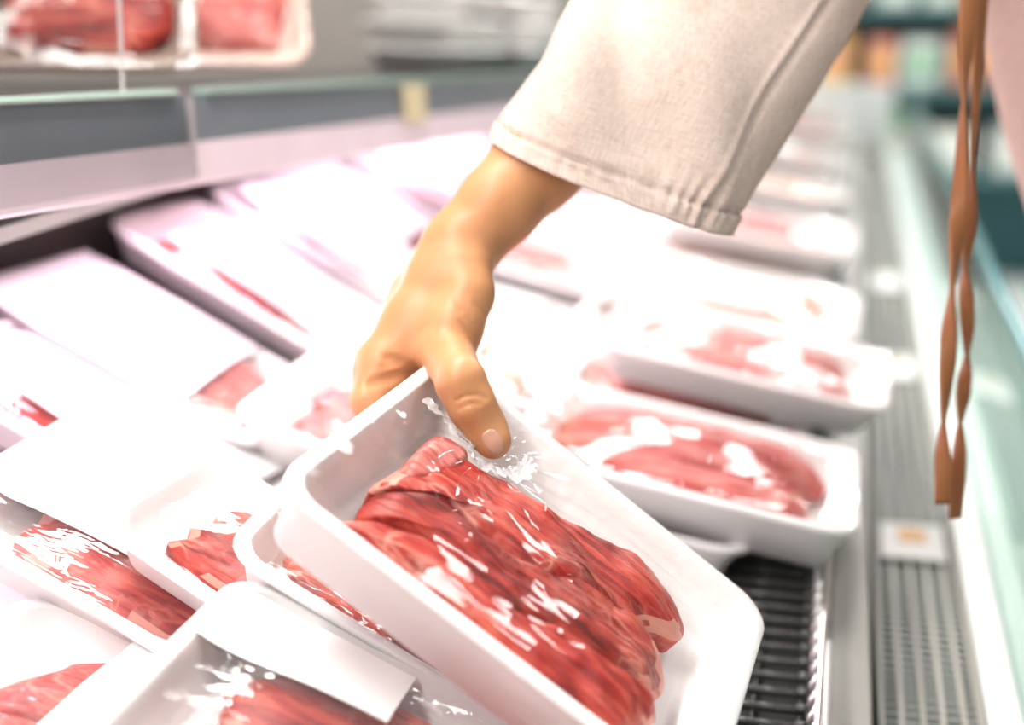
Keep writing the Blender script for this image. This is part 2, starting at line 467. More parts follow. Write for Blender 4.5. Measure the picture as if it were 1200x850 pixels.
# front glass, leaning outwards, with a steel top rail
GT, GB = np.array([0.176, 0, 0.952]), np.array([0.150, 0, 0.785])
gd = GT - GB; gn = np.array([gd[2], 0, -gd[0]]); gn /= np.linalg.norm(gn)
gpan = []
for k in range(3):
    ya, yb = Y0 + k * (Y1 - Y0) / 3 + .002, Y0 + (k + 1) * (Y1 - Y0) / 3 - .002
    mb = MB()
    q = [GB, GB + gn * 0.006, GT + gn * 0.006, GT]
    mb.prism([(a[0], a[2]) for a in q], (0, ya, 0), (0, yb, 0), (1, 0, 0), (0, 0, 1))
    cpart(mb, 'front_glass', GREEN_GLASS)
cpart(MB().tube([(0.179, Y0, 0.955), (0.179, Y1, 0.955)], 0.007, 12), 'glass_top_rail', plain('teal_edge', (0.10, 0.30, 0.31), 0.2, 0.2), smooth=True)
cpart(MB().box(0.149, 0.19, Y0, Y1, 0.72, 0.787, 0.004), 'glass_seat', WHITE_PAINT)

# air return grille: five pale long bars over fine cross wires
grille = empty('air_grille', (0, 0, 0)); grille.parent = case
grille.matrix_parent_inverse = Matrix.Translation((0, 2, 0)).inverted()
for x in (0.0525, 0.0665, 0.0815, 0.0955, 0.1100, 0.1215):
    o = MB().box(x - 0.0019, x + 0.0019, Y0, Y1, 0.776, 0.7812, 0.0006).obj('bar', BEIGE); o.parent = grille
mb = MB()
y = Y0
while y < Y1:
    mb.box(0.0505, 0.1235, y, y + 0.0042, 0.7725, 0.7775)
    y += 0.0125
o = mb.obj('cross_wires', plain('grille_wire', (0.30, 0.32, 0.30), 0.45, 0.2)); o.parent = grille; o['kind'] = 'stuff'

# black slotted rack along the front of the deck
rack = empty('deck_rack', (0, 0, 0)); rack.parent = case
rack.matrix_parent_inverse = Matrix.Translation((0, 2, 0)).inverted()
o = MB().box(-0.0700, -0.0005, Y0, Y1, DZ - .012, DZ - .008).obj('rack_floor', BLACK); o.parent = rack
for x in (-0.064, -0.034, -0.0045):
    o = MB().tube([(x, Y0, DZ - .001), (x, Y1, DZ - .001)], 0.0016, 8).obj('long_wire', BLACK, None, True); o.parent = rack
RACKM = plain('rack_slat', (0.10, 0.10, 0.095), 0.28, 0.3)
slat = MB().tube([(-0.0690, 0, 0), (-0.004, 0, 0.0)], 0.0030, 8).tube([(-0.0042, 0, -0.001), (-0.0042, 0, 0.0036)], 0.0036, 10).obj('slat', RACKM, None, True)
slat.parent = rack; slat.location = (0, 0.66, DZ + .0015)
for k in range(1, 40):
    inst('slat', slat.data, rack, (0, 0.66 + k * 0.0215, DZ + .0015))
# chrome wire fence on the front edge
fence = empty('wire_fence', (0, 0, 0)); fence.parent = case
fence.matrix_parent_inverse = Matrix.Translation((0, 2, 0)).inverted()
FX = 0.0075
for za, rr in ((0.858, 0.0034), (0.8245, 0.0026)):
    o = MB().tube([(FX, Y0, za), (FX, Y1, za)], rr, 10).obj('rail', CHROME, None, True); o.parent = fence
o = MB().box(FX - 0.0035, FX + 0.0065, Y0, 0.905, 0.8228, 0.8605, 0.0025).obj('rail_clip', plain('clip_grey', (0.62, 0.61, 0.59), 0.3, 0.5)); o.parent = fence
rung = MB().tube([(-0.0035, 0, 0.8235), (-0.0065, 0, 0.842), (0, 0, 0.8585)], 0.0019, 8).obj('rung', CHROME, None, True)
rung.parent = fence; rung.location = (FX - .001, 0.62, 0)
for k in range(1, 46):
    inst('rung', rung.data, fence, (FX - .002, 0.62 + k * 0.0215, 0))

# ------------------------------------------------------------------ upper shelf with price rail
RA, RB = np.array([-0.530, 0.55, 1.2345]), np.array([-0.449, 1.458, 1.186])     # top front edge of the rail
rd = (RB - RA) / np.linalg.norm(RB - RA)
ra = np.cross(rd, (0, 0, 1)); ra /= np.linalg.norm(ra)      # towards the customer
rz = np.cross(ra, rd)


def rail_pt(t, a, c):
    return RA + rd * t + ra * a + rz * c


shelf = tag(empty('upper_shelf', tuple(rail_pt(0.9, -0.12, -0.03))), 'upper case shelf with a grey price rail, pink light painted on its skirt', 'shelf')
sh_inv = Matrix.Translation(shelf.location).inverted()


def spart(mb, name, mat, smooth=False):
    o = mb.obj(name, mat, None, smooth); o.parent = shelf; o.matrix_parent_inverse = sh_inv
    return o


RL = 1.80
spart(MB().prism([(-0.245, -0.022), (-0.004, -0.022), (-0.004, -0.004), (-0.245, -0.004)], RA - rd * .5, RA + rd * RL, ra, rz), 'shelf_board', BLACK)
spart(MB().prism([(-0.012, -0.004), (0.003, -0.004), (0.003, 0.0), (-0.012, 0.0)], RA + rd * 0.495, RA + rd * RL, ra, rz), 'glass_lip', GREEN_LIP)
spart(MB().prism([(-0.012, -0.004), (0.0055, -0.004), (0.0062, -0.002), (0.0055, 0.0004), (-0.012, 0.0004)], RA - rd * .5, RA + rd * 0.4445, ra, rz), 'glass_lip', GREEN_LIP)
for t0, t1, off in ((-0.5, 0.455, 0.003), (0.455, RL, 0.0)):
    spart(MB().prism([(off - .003, -0.0045), (off, -0.0045), (off + .004, -0.040), (off + .001, -0.040)], RA + rd * t0, RA + rd * t1, ra, rz), 'price_rail', RAIL_GREY)
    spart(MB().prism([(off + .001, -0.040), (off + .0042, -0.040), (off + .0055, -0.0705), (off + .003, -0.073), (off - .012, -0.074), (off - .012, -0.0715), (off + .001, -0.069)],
                     RA + rd * t0, RA + rd * t1, ra, rz), 'rail_skirt', RAIL_PINK_LIT)
# clear label holder on the nearer piece of rail
spart(MB().prism([(.0078, -0.006), (.0086, -0.006), (.0122, -0.066), (.0112, -0.066)], RA - rd * .5, RA + rd * 0.4585, ra, rz), 'label_holder', CLEAR)
spart(MB().prism([(.0040, -0.006), (.0088, -0.006), (.0124, -0.066), (.0080, -0.066)], RA + rd * 0.4585, RA + rd * 0.4600, ra, rz), 'holder_edge', CLEAR_EDGE)
spart(MB().prism([(.0042, -0.006), (.0056, -0.006), (.0090, -0.046), (.0076, -0.046)], RA + rd * 0.885, RA + rd * 0.945, ra, rz), 'price_tag', plain('cream_tag', (0.62, 0.55, 0.34), 0.5))
for t in (-0.3, 1.0, 1.7):
    spart(MB().prism([(-0.33, -0.024), (-0.02, -0.024), (-0.33, -0.10)], RA + rd * t, RA + rd * (t + .004), ra, rz), 'bracket', GREY_PANEL)
# lamp under the shelf (housing of the pink meat light)
lp = MB().box(-0.605, -0.555, 0.46, 2.22, 1.117, 1.128).obj('shelf_lamp', WHITE_PAINT)
tag(lp, 'slim pink meat lamp fixed beneath the upper shelf', 'lamp')
# clear divider standing on the shelf
dv = MB().prism([(-0.19, 0.0006), (-0.006, 0.0006), (-0.006, 0.13), (-0.19, 0.13)], RA + rd * 0.388, RA + rd * 0.390, ra, rz).obj('shelf_divider', CLEAR)
tag(dv, 'clear acrylic divider standing upright on the upper shelf', 'divider')
de = MB().prism([(-0.006, 0.0006), (-0.0042, 0.0006), (-0.0042, 0.13), (-0.006, 0.13)], RA + rd * 0.3878, RA + rd * 0.3902, ra, rz).obj('edge_strip', CLEAR_EDGE, dv)


# ------------------------------------------------------------------ tray pieces (local: x along the long side, y along the short side, z up, base at 0)
def rrect(L, W, r, n=5):
    pts = []
    r = max(r, 0.002)
    for cxs, cys, a0 in ((1, 1, 0), (-1, 1, 90), (-1, -1, 180), (1, -1, 270)):
        for k in range(n + 1):
            a = math.radians(a0 + 90 * k / n)
            pts.append((cxs * (L / 2 - r) + r * math.cos(a), cys * (W / 2 - r) + r * math.sin(a)))
    return pts


def tray_geo(L, W, H, r=0.028, n=5, ib=0.020):
    rings = [(ib + .004, 0.0015), (ib, 0.0), (0.005 + ib * .05, H * .80), (0.0045, H - .006), (0.0, H - .0045), (0.0, H - .0010), (0.0012, H), (0.0078, H), (0.0090, H - .001),
             (0.0125, H * .75), (0.025, 0.0075), (0.029, 0.0055)]
    v = []; fa = []
    N = 4 * (n + 1)
    # bottom centre ring first so that the base closes
    for ins, z in rings:
        for p in rrect(L - 2 * ins, W - 2 * ins, max(r - ins * .75, .004), n):
            v.append((p[0], p[1], z))
    for i in range(len(rings) - 1):
        for k in range(N):
            a, b = i * N + k, i * N + (k + 1) % N
            fa.append((a, b, b + N, a + N))
    fa.append(tuple(range(N))[::-1])
    fa.append(tuple((len(rings) - 1) * N + k for k in range(N)))
    return v, fa


def add_fat(o, seg, seed, rings=3, level=.12):
    me = o.data
    me.materials.append(FAT)
    nf = len(me.polygons)
    for i in range(rings):
        for k in range(seg):
            a = 2 * math.pi * k / seg
            q = noise.noise(Vector((math.cos(a) * 2.3 + seed, math.sin(a) * 2.3, seed * 1.7))) + .35 * noise.noise(Vector((a * 9, i * .8, seed)))
            if q > level + .10 * i:
                me.polygons[i * seg + k].material_index = 1


def meat_geo(outline, z0, thick, rings=10, seed=0.0, amp=0.0022, fold=0.0, seg=64, edge=0.55):
    """a slab of meat: closed outline (x, y), rounded edge, uneven top"""
    o = np.array(outline, float)
    # smooth resample of the outline (closed Catmull-Rom)
    n = len(o); M = seg; res = []
    for k in range(M):
        t = k * n / M; i = int(t); u = t - i
        p0, p1, p2, p3 = o[(i - 1) % n], o[i % n], o[(i + 1) % n], o[(i + 2) % n]
        res.append(.5 * ((2 * p1) + (-p0 + p2) * u + (2 * p0 - 5 * p1 + 4 * p2 - p3) * u * u + (-p0 + 3 * p1 - 3 * p2 + p3) * u ** 3))
    res = np.array(res); c = res.mean(0)
    v = []; fa = []
    for i in range(rings + 1):
        q = 1 - i / (rings + 1)          # 1 rim ... towards centre
        prof = (1 - q ** 5) ** edge
        for k in range(M):
            p = c + (res[k] - c) * q
            s = noise.noise(Vector((p[0] * 34 + seed, p[1] * 46, seed * 3.3))) + .5 * noise.noise(Vector((p[0] * 80, p[1] * 110 + seed, seed)))
            fd = math.sin(p[1] * 130 + 2.5 * math.sin(p[0] * 22 + seed) + seed) * fold
            h = z0 + .25 * thick + .75 * thick * prof + (amp * s + fd) * min(1, prof * 1.6 + .15)
            if i == 0:
                h = z0 + .42 * thick
            v.append((p[0], p[1], h))
    v.append((c[0], c[1], z0 + thick))
    top = len(v) - 1
    for i in range(rings):
        for k in range(M):
            a, b = i * M + k, i * M + (k + 1) % M
            fa.append((a, b, b + M, a + M))
    for k in range(M):
        fa.append((rings * M + k, rings * M + (k + 1) % M, top))
    # skirt and bottom
    b0 = len(v)
    for k in range(M):
        p = c + (res[k] - c) * .985
        v.append((p[0], p[1], z0))
    for k in range(M):
        fa.append((b0 + k, b0 + (k + 1) % M, (k + 1) % M, k))
    fa.append(tuple(b0 + k for k in range(M))[::-1])
    return v, fa


def film_geo(L, W, H, zfun, nx=26, ny=18, ins=0.003):
    v = []; fa = []
    for j in range(ny + 1):
        for i in range(nx + 1):
            x = (i / nx - .5) * (L - 2 * ins); y = (j / ny - .5) * (W - 2 * ins)
            # pull the corners in to a rounded outline
            ex, ey = abs(x) / (L / 2 - ins), abs(y) / (W / 2 - ins)
            k = max(0, ex + ey - 1.86) * 0.75
            x *= 1 - k * .12; y *= 1 - k * .14
            e = min(1 - ex, 1 - ey)
            v.append((x, y, H + .0008 + zfun(x, y) * min(1, e * 6)))
    for j in range(ny):
        for i in range(nx):
            a = j * (nx + 1) + i
            fa.append((a, a + 1, a + nx + 2, a + nx + 1))
    return v, fa


def blob_outline(L, W, seed, n=14, wob=.12):
    r = random.Random(seed); out = []
    for k in range(n):
        a = 2 * math.pi * k / n
        s = 1 + r.uniform(-wob, wob)
        c, d = math.cos(a), math.sin(a)
        out.append((L / 2 * s * math.copysign(abs(c) ** .6, c), W / 2 * s * math.copysign(abs(d) ** .6, d)))
    return out


TRAY_MESH = {}


def tray_kind(key, L, W, H, meatmat, nslices, label, seed, film=FILM, thin=0.0, foam=None, rot=0.0, margin=.060):
    """mesh data for one kind of tray: foam, slices, film, label"""
    d = {'dim': (L, W, H)}
    tmp = []
    v, fa = tray_geo(L, W, H)
    d['foam'] = mesh_obj('foam', v, fa, foam or FOAM)
    r = random.Random(seed)
    d['meat'] = []
    iw, il = W - margin, L - margin
    for k in range(nslices):
        ww = iw / nslices * 1.28 if nslices > 1 else iw
        cy0 = 0 if nslices == 1 else (-iw / 2 + ww / 2 + (iw - ww) * k / (nslices - 1))
        ol = [(x + r.uniform(-.004, .004), y + cy0) for x, y in blob_outline(il * r.uniform(.9, 1.0), ww, seed * 31 + k)]
        v, fa = meat_geo(ol, .006 + .0035 * k, H - .009 - thin, 10, seed + k * 2.7, .0026, .0004, 52)
        d['meat'].append(mesh_obj('meat', v, fa, meatmat))
        add_fat(d['meat'][-1], 52, seed + k * 1.9, 1, .15)
    sd = seed * 1.37

    def zf(x, y):
        return -.003 + .007 * math.exp(-((x / (L * .33)) ** 4 + (y / (W * .33)) ** 4)) + .0013 * noise.noise(Vector((x * 22 + sd, y * 60, sd)))
    v, fa = film_geo(L, W, H, zf)
    d['film'] = mesh_obj('film', v, fa, film)
    d['label'] = None
    if label:
        x0, x1, y0, y1 = label
        v = []; fa = []; NX, NY = 10, 8
        for j in range(NY + 1):
            for i in range(NX + 1):
                x = (x0 + (x1 - x0) * i / NX) * L / 2; y = (y0 + (y1 - y0) * j / NY) * W / 2
                cxl, cyl = (x0 + x1) * L / 4, (y0 + y1) * W / 4; ca, sa = math.cos(rot), math.sin(rot)
                x, y = cxl + (x - cxl) * ca - (y - cyl) * sa, cyl + (x - cxl) * sa + (y - cyl) * ca
                x = max(-L / 2 + .003, min(L / 2 - .003, x)); y = max(-W / 2 + .003, min(W / 2 - .003, y))
                ex, ey = abs(x) / (L / 2), abs(y) / (W / 2); e = max(0, min(1 - ex, 1 - ey))
                v.append((x, y, H + .0016 + zf(x, y) * min(1, e * 6)))
        nb = len(v)
        v += [(a, b, c + .0004) for a, b, c in v]
        for j in range(NY):
            for i in range(NX):
                a = j * (NX + 1) + i
                fa.append((nb + a, nb + a + 1, nb + a + NX + 2, nb + a + NX + 1))
                fa.append((a, a + NX + 1, a + NX + 2, a + 1))
        d['label'] = mesh_obj('label', v, fa, PAPER)
    for o in [d['foam'], d['film']] + d['meat'] + ([d['label']] if d['label'] else []):
        tmp.append(o)
    dd = {'dim': d['dim'], 'foam': d['foam'].data, 'film': d['film'].data, 'meat': [o.data for o in d['meat']], 'label': d['label'].data if d['label'] else None}
    for o in tmp:
        bpy.data.objects.remove(o, do_unlink=True)
    TRAY_MESH[key] = dd


def put_tray(key, matrix, label, group=None, name='meat_tray'):
    d = TRAY_MESH[key]
    e = empty(name)
    e.matrix_world = matrix
    tag(e, label, 'meat tray', group)
    inst('foam_tray', d['foam'], e)
    for me in d['meat']:
        inst('meat_slice', me, e)
    inst('film', d['film'], e)
    if d['label'] is not None:
        o = inst('sticker', d['label'], e)
        o['label'] = 'white paper sticker'
    return e


def frame(origin_rim_center, u, v, H):
    u = np.asarray(u, float); u /= np.linalg.norm(u)
    v = np.asarray(v, float); v = v - u * (u @ v); v /= np.linalg.norm(v)
    n = np.cross(u, v)
    o = np.asarray(origin_rim_center) - n * H
    return Matrix(((u[0], v[0], n[0], o[0]), (u[1], v[1], n[1], o[1]), (u[2], v[2], n[2], o[2]), (0, 0, 0, 1)))


def slope_frame(x, y, lift, theta, yaw, H, roll=0.0):
    """tray resting on the deck at (x, y), raised by lift, long side sloping down to the front by theta degrees"""
    th, ya, ro = math.radians(theta), math.radians(yaw), math.radians(roll)
    u = np.array([math.cos(th) * math.cos(ya), math.cos(th) * math.sin(ya), -math.sin(th)])
    v = np.array([-math.sin(ya), math.cos(ya), math.tan(ro)])
    c = np.array([x, y, deck_z(x) + lift + H])
    return frame(c, u, v, H)


def corner_frame(key, k2, d2, theta, yaw, roll=0.0):
    """tray whose near uphill rim corner is seen at pixel k2, at distance d2"""
    L, W, H = TRAY_MESH[key]['dim']
    th, ya, ro = math.radians(theta), math.radians(yaw), math.radians(roll)
    u = np.array([math.cos(th) * math.cos(ya), math.cos(th) * math.sin(ya), -math.sin(th)])
    v = np.array([-math.sin(ya), math.cos(ya), math.tan(ro)])
    v = v - u * (u @ v); v /= np.linalg.norm(v)
    c = PX(k2[0], k2[1], d2) + u * L / 2 + v * W / 2
    mm = frame(c, u, v, H)
    q = [PX(k2[0], k2[1], d2) + a * u * L + b_ * v * W for a, b_ in ((0, 0), (0, 1), (1, 1), (1, 0))]
    print(key, 'corners px', [tuple(round(t) for t in project(w)) for w in q], 'z', [round(float(w[2]), 3) for w in q], 'deck', round(deck_z(c[0]), 3), 'c', c.round(3))
    return mm


tray_kind('ramp', .26, .19, .030, BEEF, 2, (-.88, .80, -.62, 1.1), 3, rot=-.16)
tray_kind('ramp_b', .26, .19, .030, VEAL, 2, (-.94, .42, -.95, .96), 5, rot=.05)
tray_kind('ramp_c', .26, .19, .030, BEEF, 2, (-.60, .95, -.60, .90), 8, rot=-.10)
tray_kind('front', .27, .20, .036, VEAL, 2, None, 11)
tray_kind('front_b', .27, .20, .036, POULTRY, 2, (-.5, .3, -.6, .5), 13)
tray_kind('front_c', .27, .20, .036, POULTRY, 1, None, 17)
tray_kind('right', .27, .20, .040, BEEF_PALE, 3, None, 19, film=FILM_LIGHT)
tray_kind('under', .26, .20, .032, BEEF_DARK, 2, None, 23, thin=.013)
tray_kind('corner', .26, .20, .034, BEEF, 2, (-.95, -.12, .25, .84), 29, thin=.006)
tray_kind('open', .20, .13, .028, BEEF, 2, None, 37, film=FILM_LIGHT)
tray_kind('strip', .26, .19, .030, BEEF, 2, (-.98, .93, -.42, .98), 41)
tray_kind('strip_b', .26, .19, .030, BEEF, 2, (-.42, .96, -.95, .90), 43)

# --- trays close to the hand
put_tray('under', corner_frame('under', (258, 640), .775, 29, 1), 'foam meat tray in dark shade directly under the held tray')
put_tray('corner', corner_frame('corner', (60, 885), .600, 24, 0), 'foam meat tray with a white sticker along its edge beside the shaded tray')
put_tray('open', corner_frame('open', (104, 606), .795, 27, -6), 'small stickerless foam meat tray with bare pink end wall and crinkled film')
put_tray('strip', corner_frame('strip', (-105, 592), .80, 26, 0), 'foam meat tray almost hidden by its sticker, a narrow red strip showing')
put_tray('strip_b', corner_frame('strip_b', (-235, 890), .645, 15, 0), 'foam meat tray with bare red uphill half and a sticker on its lower half')
put_tray('ramp', corner_frame('ramp', (-128, 412), .955, 27, 0, -6), 'foam meat tray under a slanted white sticker behind the narrow red strip')
put_tray('ramp_b', corner_frame('ramp_b', (-40, 330), 1.09, 27, 0, -4), 'foam tray with pink meat bare at its lower end behind the slanted sticker')


def rim_corner(key, k2, theta, yaw, roll=0.0):
    x, y = project(k2)
    return corner_frame(key, (x, y), float((np.asarray(k2) - CC) @ CF), theta, yaw, roll)


KIND_WORDS = {'ramp': 'red meat strip beside a slanted sticker', 'ramp_b': 'pink meat bare at its lower end', 'ramp_c': 'red meat bare at its upper end',
              'front': 'plain pink meat', 'front_b': 'brown meat under a small sticker', 'front_c': 'plain brown meat'}
# --- trays shingled along the ramp
r_ = random.Random(5)
yy = 1.15; k = 0
while yy < 3.9:
    kk = ('ramp_c', 'ramp', 'ramp_b')[k % 3]
    put_tray(kk, rim_corner('ramp', (-.648 + r_.uniform(-.012, .012), yy, 1.078 + r_.uniform(-.004, .006)), 27, -4 + r_.uniform(-1, 1), -4),
             'foam tray shingled on the ramp under the shelf, ' + KIND_WORDS[kk], 'shingled ramp trays, ' + KIND_WORDS[kk])
    yy += .196; k += 1
put_tray('front', rim_corner('front', (-.44, .95, .975), 16, 0), 'foam tray of bare pink meat just behind the fingers, between ramp and front slope')
yy = 1.17; k = 1
while yy < 3.7:
    kk = ('front', 'front_b', 'ramp_b')[k % 3]
    put_tray(kk, rim_corner('front', (-.490 + r_.uniform(-.01, .01), yy, .972 + .012 * (k % 2)), 13, r_.uniform(-2, 2), r_.uniform(-2, 2)),
             'middle row foam tray between ramp and front, ' + KIND_WORDS[kk], 'middle row trays, ' + KIND_WORDS[kk])
    yy += .215; k += 1
# --- trays on the gentle front slope
put_tray('right', rim_corner('right', (-.236, .985, .950), 10, 0), 'foam tray of red meat with bright film glare topping the stack at the front rack')
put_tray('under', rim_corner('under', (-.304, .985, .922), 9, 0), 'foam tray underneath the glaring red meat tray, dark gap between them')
put_tray('front', rim_corner('front', (-.212, 1.235, .972), 10, -2), 'foam tray of pale pink meat right behind the glaring red meat tray')
put_tray('front', rim_corner('front', (-.280, 1.235, .925), 8, 0), 'lower foam tray of pink meat beneath the pale pink tray behind the glare')
yy = 1.47; k = 0
while yy < 4.0:
    kk = ('front_b', 'front_c', 'front')[k % 3]
    up = .040 * (k % 2 == 0)
    put_tray(kk, rim_corner(kk, (-.250 + r_.uniform(-.012, .012), yy, .931 + up), 9, r_.uniform(-3, 3), r_.uniform(-1, 1)),
             'upper foam tray far along the front slope, ' + KIND_WORDS[kk], 'far upper front trays, ' + KIND_WORDS[kk])
    if up:
        put_tray('front_c', rim_corner('front_c', (-.278, yy, .925), 8, 0), 'bottom foam tray under another one, far along the front slope', 'far bottom trays on the front slope')
    yy += .225; k += 1

# ------------------------------------------------------------------ the held tray (foam flexes a little in the hand)
KA = [PX(521, 411, .872), PX(315, 563, .699), PX(903, 717, .854), PX(833, 957, .674)]     # far-uphill, near-uphill, far-downhill, near-downhill
AL, AW, AH = .26, .20, .038
AU = (KA[2] - KA[0] + KA[3] - KA[1]); AU /= np.linalg.norm(AU)
AV = (KA[0] - KA[1] + KA[2] - KA[3]); AV = AV - AU * (AU @ AV); AV /= np.linalg.norm(AV)
AN = np.cross(AU, AV)
AO = sum(KA) / 4 - AN * AH


def held(x, y, z):
    s, t = x / AL + .5, y / AW + .5
    p = (1 - s) * (1 - t) * KA[1] + (1 - s) * t * KA[0] + s * (1 - t) * KA[3] + s * t * KA[2]
    return p + AN * (z - AH)


# homography: photo pixel -> tray local position (rim plane)
def homog(src, dst):
    A = []
    for (x, y), (u, v) in zip(src, dst):
        A.append([x, y, 1, 0, 0, 0, -u * x, -u * y, -u]); A.append([0, 0, 0, x, y, 1, -v * x, -v * y, -v])
    return np.linalg.svd(np.array(A))[2][-1].reshape(3, 3)


HM = homog([project(k) for k in KA], [(-AL / 2, AW / 2), (-AL / 2, -AW / 2), (AL / 2, AW / 2), (AL / 2, -AW / 2)])


def loc_px(x, y):
    q = HM @ np.array([x, y, 1.0]); return q[0] / q[2], q[1] / q[2]


AMAT = Matrix(((AU[0], AV[0], AN[0], AO[0]), (AU[1], AV[1], AN[1], AO[1]), (AU[2], AV[2], AN[2], AO[2]), (0, 0, 0, 1)))
AINV = AMAT.inverted()
ha = empty('meat_tray'); ha.matrix_world = AMAT
tag(ha, 'film-wrapped white foam tray of marbled red steaks held up by the hand', 'meat tray')


def held_obj(name, v, fa, mat):
    return mesh_obj(name, [AINV @ Vector(held(*p)) for p in v], fa, mat, ha)


v, fa = tray_geo(AL, AW, AH, .024, 8, .009)
held_obj('foam_tray', v, fa, FOAM_WRINKLED)
SL = [
    ([(386, 618), (398, 600), (428, 592), (470, 602), (505, 622), (545, 650), (585, 686), (630, 722), (690, 752), (745, 782), (792, 818), (782, 842), (760, 880),
      (735, 895), (690, 850), (640, 808), (585, 765), (530, 722), (475, 686), (425, 654)], .011, .028, BEEF, 1.0),
    ([(440, 590), (452, 570), (480, 562), (520, 590), (562, 622), (622, 660), (690, 692), (745, 706), (788, 748), (800, 786), (786, 806), (742, 784), (682, 750),
      (625, 722), (565, 684), (508, 634), (466, 606)], .014, .028, BEEF_DARK, 2.0),
    ([(452, 560), (478, 540), (504, 524), (524, 514), (562, 540), (606, 562), (664, 602), (722, 632), (782, 668), (818, 714), (814, 738), (782, 728), (758, 738),
      (735, 712), (690, 696), (636, 668), (580, 634), (528, 596), (486, 572)], .015, .027, BEEF, 3.0),
    ([(482, 548), (500, 522), (520, 508), (552, 526), (560, 548), (530, 560), (505, 566)], .020, .022, VEAL, 4.0),
]
MEAT_A = []
for ol, z0, th, mt, sd in SL:
    lo = [(max(-.113, min(.113, a)), max(-.0855, min(.0855, b))) for a, b in (loc_px(*p) for p in ol)]
    v, fa = meat_geo(lo, z0, th, 26, sd, .0034, .0003, 150, .5)
    add_fat(held_obj('meat_slice', v, fa, mt), 150, sd * 3.1, 3, .10)
    MEAT_A.append(np.array([p for p in v]))
ALLM = np.concatenate(MEAT_A)
NXF, NYF = 110, 84
fx = np.linspace(-AL / 2 + .003, AL / 2 - .003, NXF + 1); fy = np.linspace(-AW / 2 + .003, AW / 2 - .003, NYF + 1)
hg = np.full((NYF + 1, NXF + 1), AH - .0005)
ix = np.clip(np.round((ALLM[:, 0] - fx[0]) / (fx[1] - fx[0])).astype(int), 0, NXF); iy = np.clip(np.round((ALLM[:, 1] - fy[0]) / (fy[1] - fy[0])).astype(int), 0, NYF)
np.maximum.at(hg, (iy, ix), ALLM[:, 2] + .0012)
base_h = hg.copy()
for it in range(40):                       # stretched film: smooth, never below the meat
    p = np.pad(hg, 1, mode='edge')
    hg = (p[:-2, 1:-1] + p[2:, 1:-1] + p[1:-1, :-2] + p[1:-1, 2:]) / 4
    hg = np.maximum(hg, base_h - .0008)
    hg[0, :] = hg[-1, :] = AH + .0006; hg[:, 0] = hg[:, -1] = AH + .0006
tx, ty = loc_px(585, 535)                  # the thumb presses here and draws the film into folds
v = []
for j in range(NYF + 1):
    for i in range(NXF + 1):
        x, y = fx[i], fy[j]
        e = min(1, 8 * min(i / NXF, 1 - i / NXF, j / NYF, 1 - j / NYF))
        dx, dy = x - tx, y - ty
        rr = math.hypot(dx, dy); an = math.atan2(dy, dx)
        w = .0016 * math.sin(an * 15 + 1.2 * math.sin(rr * 60)) * math.exp(-rr / .06) * min(1, rr / .02)
        w += .0014 * noise.noise(Vector((x * 13, y * 70, 4.2))) + .0007 * noise.noise(Vector((x * 30, y * 150, 9.2)))
        w -= .003 * math.exp(-(rr / .018) ** 2)
        kx = max(0, abs(x) / (AL / 2) + abs(y) / (AW / 2) - 1.86) * .75
        v.append((x * (1 - .1 * kx), y * (1 - .12 * kx), hg[j, i] + w * e + .0004))
fa = [(j * (NXF + 1) + i, j * (NXF + 1) + i + 1, (j + 1) * (NXF + 1) + i + 1, (j + 1) * (NXF + 1) + i) for j in range(NYF) for i in range(NXF)]
held_obj('film', v, fa, FILM_HELD)
FILMZ = np.array([p[2] for p in v]).reshape(NYF + 1, NXF + 1)


def film_z(x, y):
    i = int(np.clip(round((x - fx[0]) / (fx[1] - fx[0])), 0, NXF)); j = int(np.clip(round((y - fy[0]) / (fy[1] - fy[0])), 0, NYF))
    return FILMZ[j, i]


# crumpled fold of film bunched up beside the thumb tip, and the folded seam along the thumb
def crumple(pts, width, name, mat, seed, lift=.0012, n=26, mrows=8):
    P_ = [np.array(loc_px(*p)) for p in pts]
    v = []
    for i in range(n + 1):
        t = i / n * (len(P_) - 1); a = min(int(t), len(P_) - 2); q = P_[a] + (P_[a + 1] - P_[a]) * (t - a)
        d = P_[a + 1] - P_[a]; d /= np.linalg.norm(d); nn = np.array([-d[1], d[0]])
        for j in range(mrows + 1):
            s = (j / mrows - .5) * width * (.75 + .25 * math.sin(i * 1.9 + seed))
            p = q + nn * s
            z = film_z(*p) + lift + .0022 * abs(noise.noise(Vector((p[0] * 160 + seed, p[1] * 160, seed)))) + .0014 * math.sin(j * 1.8 + seed + i * .3) ** 2
            v.append((p[0], p[1], z))
    fa = [(i * (mrows + 1) + j, i * (mrows + 1) + j + 1, (i + 1) * (mrows + 1) + j + 1, (i + 1) * (mrows + 1) + j) for i in range(n) for j in range(mrows)]
    return held_obj(name, v, fa, mat)


FOLD = film_mat('bunched_film', gloss=0.16, rough=0.14, scale=60, bump=0.4, stretch=(1, 1, 1), haze=0.45)
crumple([(560, 552), (590, 560), (612, 566), (630, 545)], .016, 'film_fold', FOLD, 2.0)
crumple([(500, 470), (520, 490), (545, 515), (562, 530)], .010, 'film_fold', FOLD, 5.0)

# ------------------------------------------------------------------ the person: arm and hand as one continuous surface
def tray_pt(x, y, z):
    return held(x, y, z)


def rcone(p, a, b, ra_, rb_):
    """distance to a tapered capsule"""
    ba = b - a; l2 = float(ba @ ba)
    t = np.clip(((p - a) @ ba) / l2, 0, 1)
    return np.linalg.norm(p - (a + t[..., None] * ba), axis=-1) - (ra_ + (rb_ - ra_) * t)


def smin(a, b, k):
    h = np.clip(.5 + .5 * (b - a) / k, 0, 1)
    return b + (a - b) * h - k * h * (1 - h)


U_ = .88 / FPX                     # metres per pixel at the hand
H0 = .875


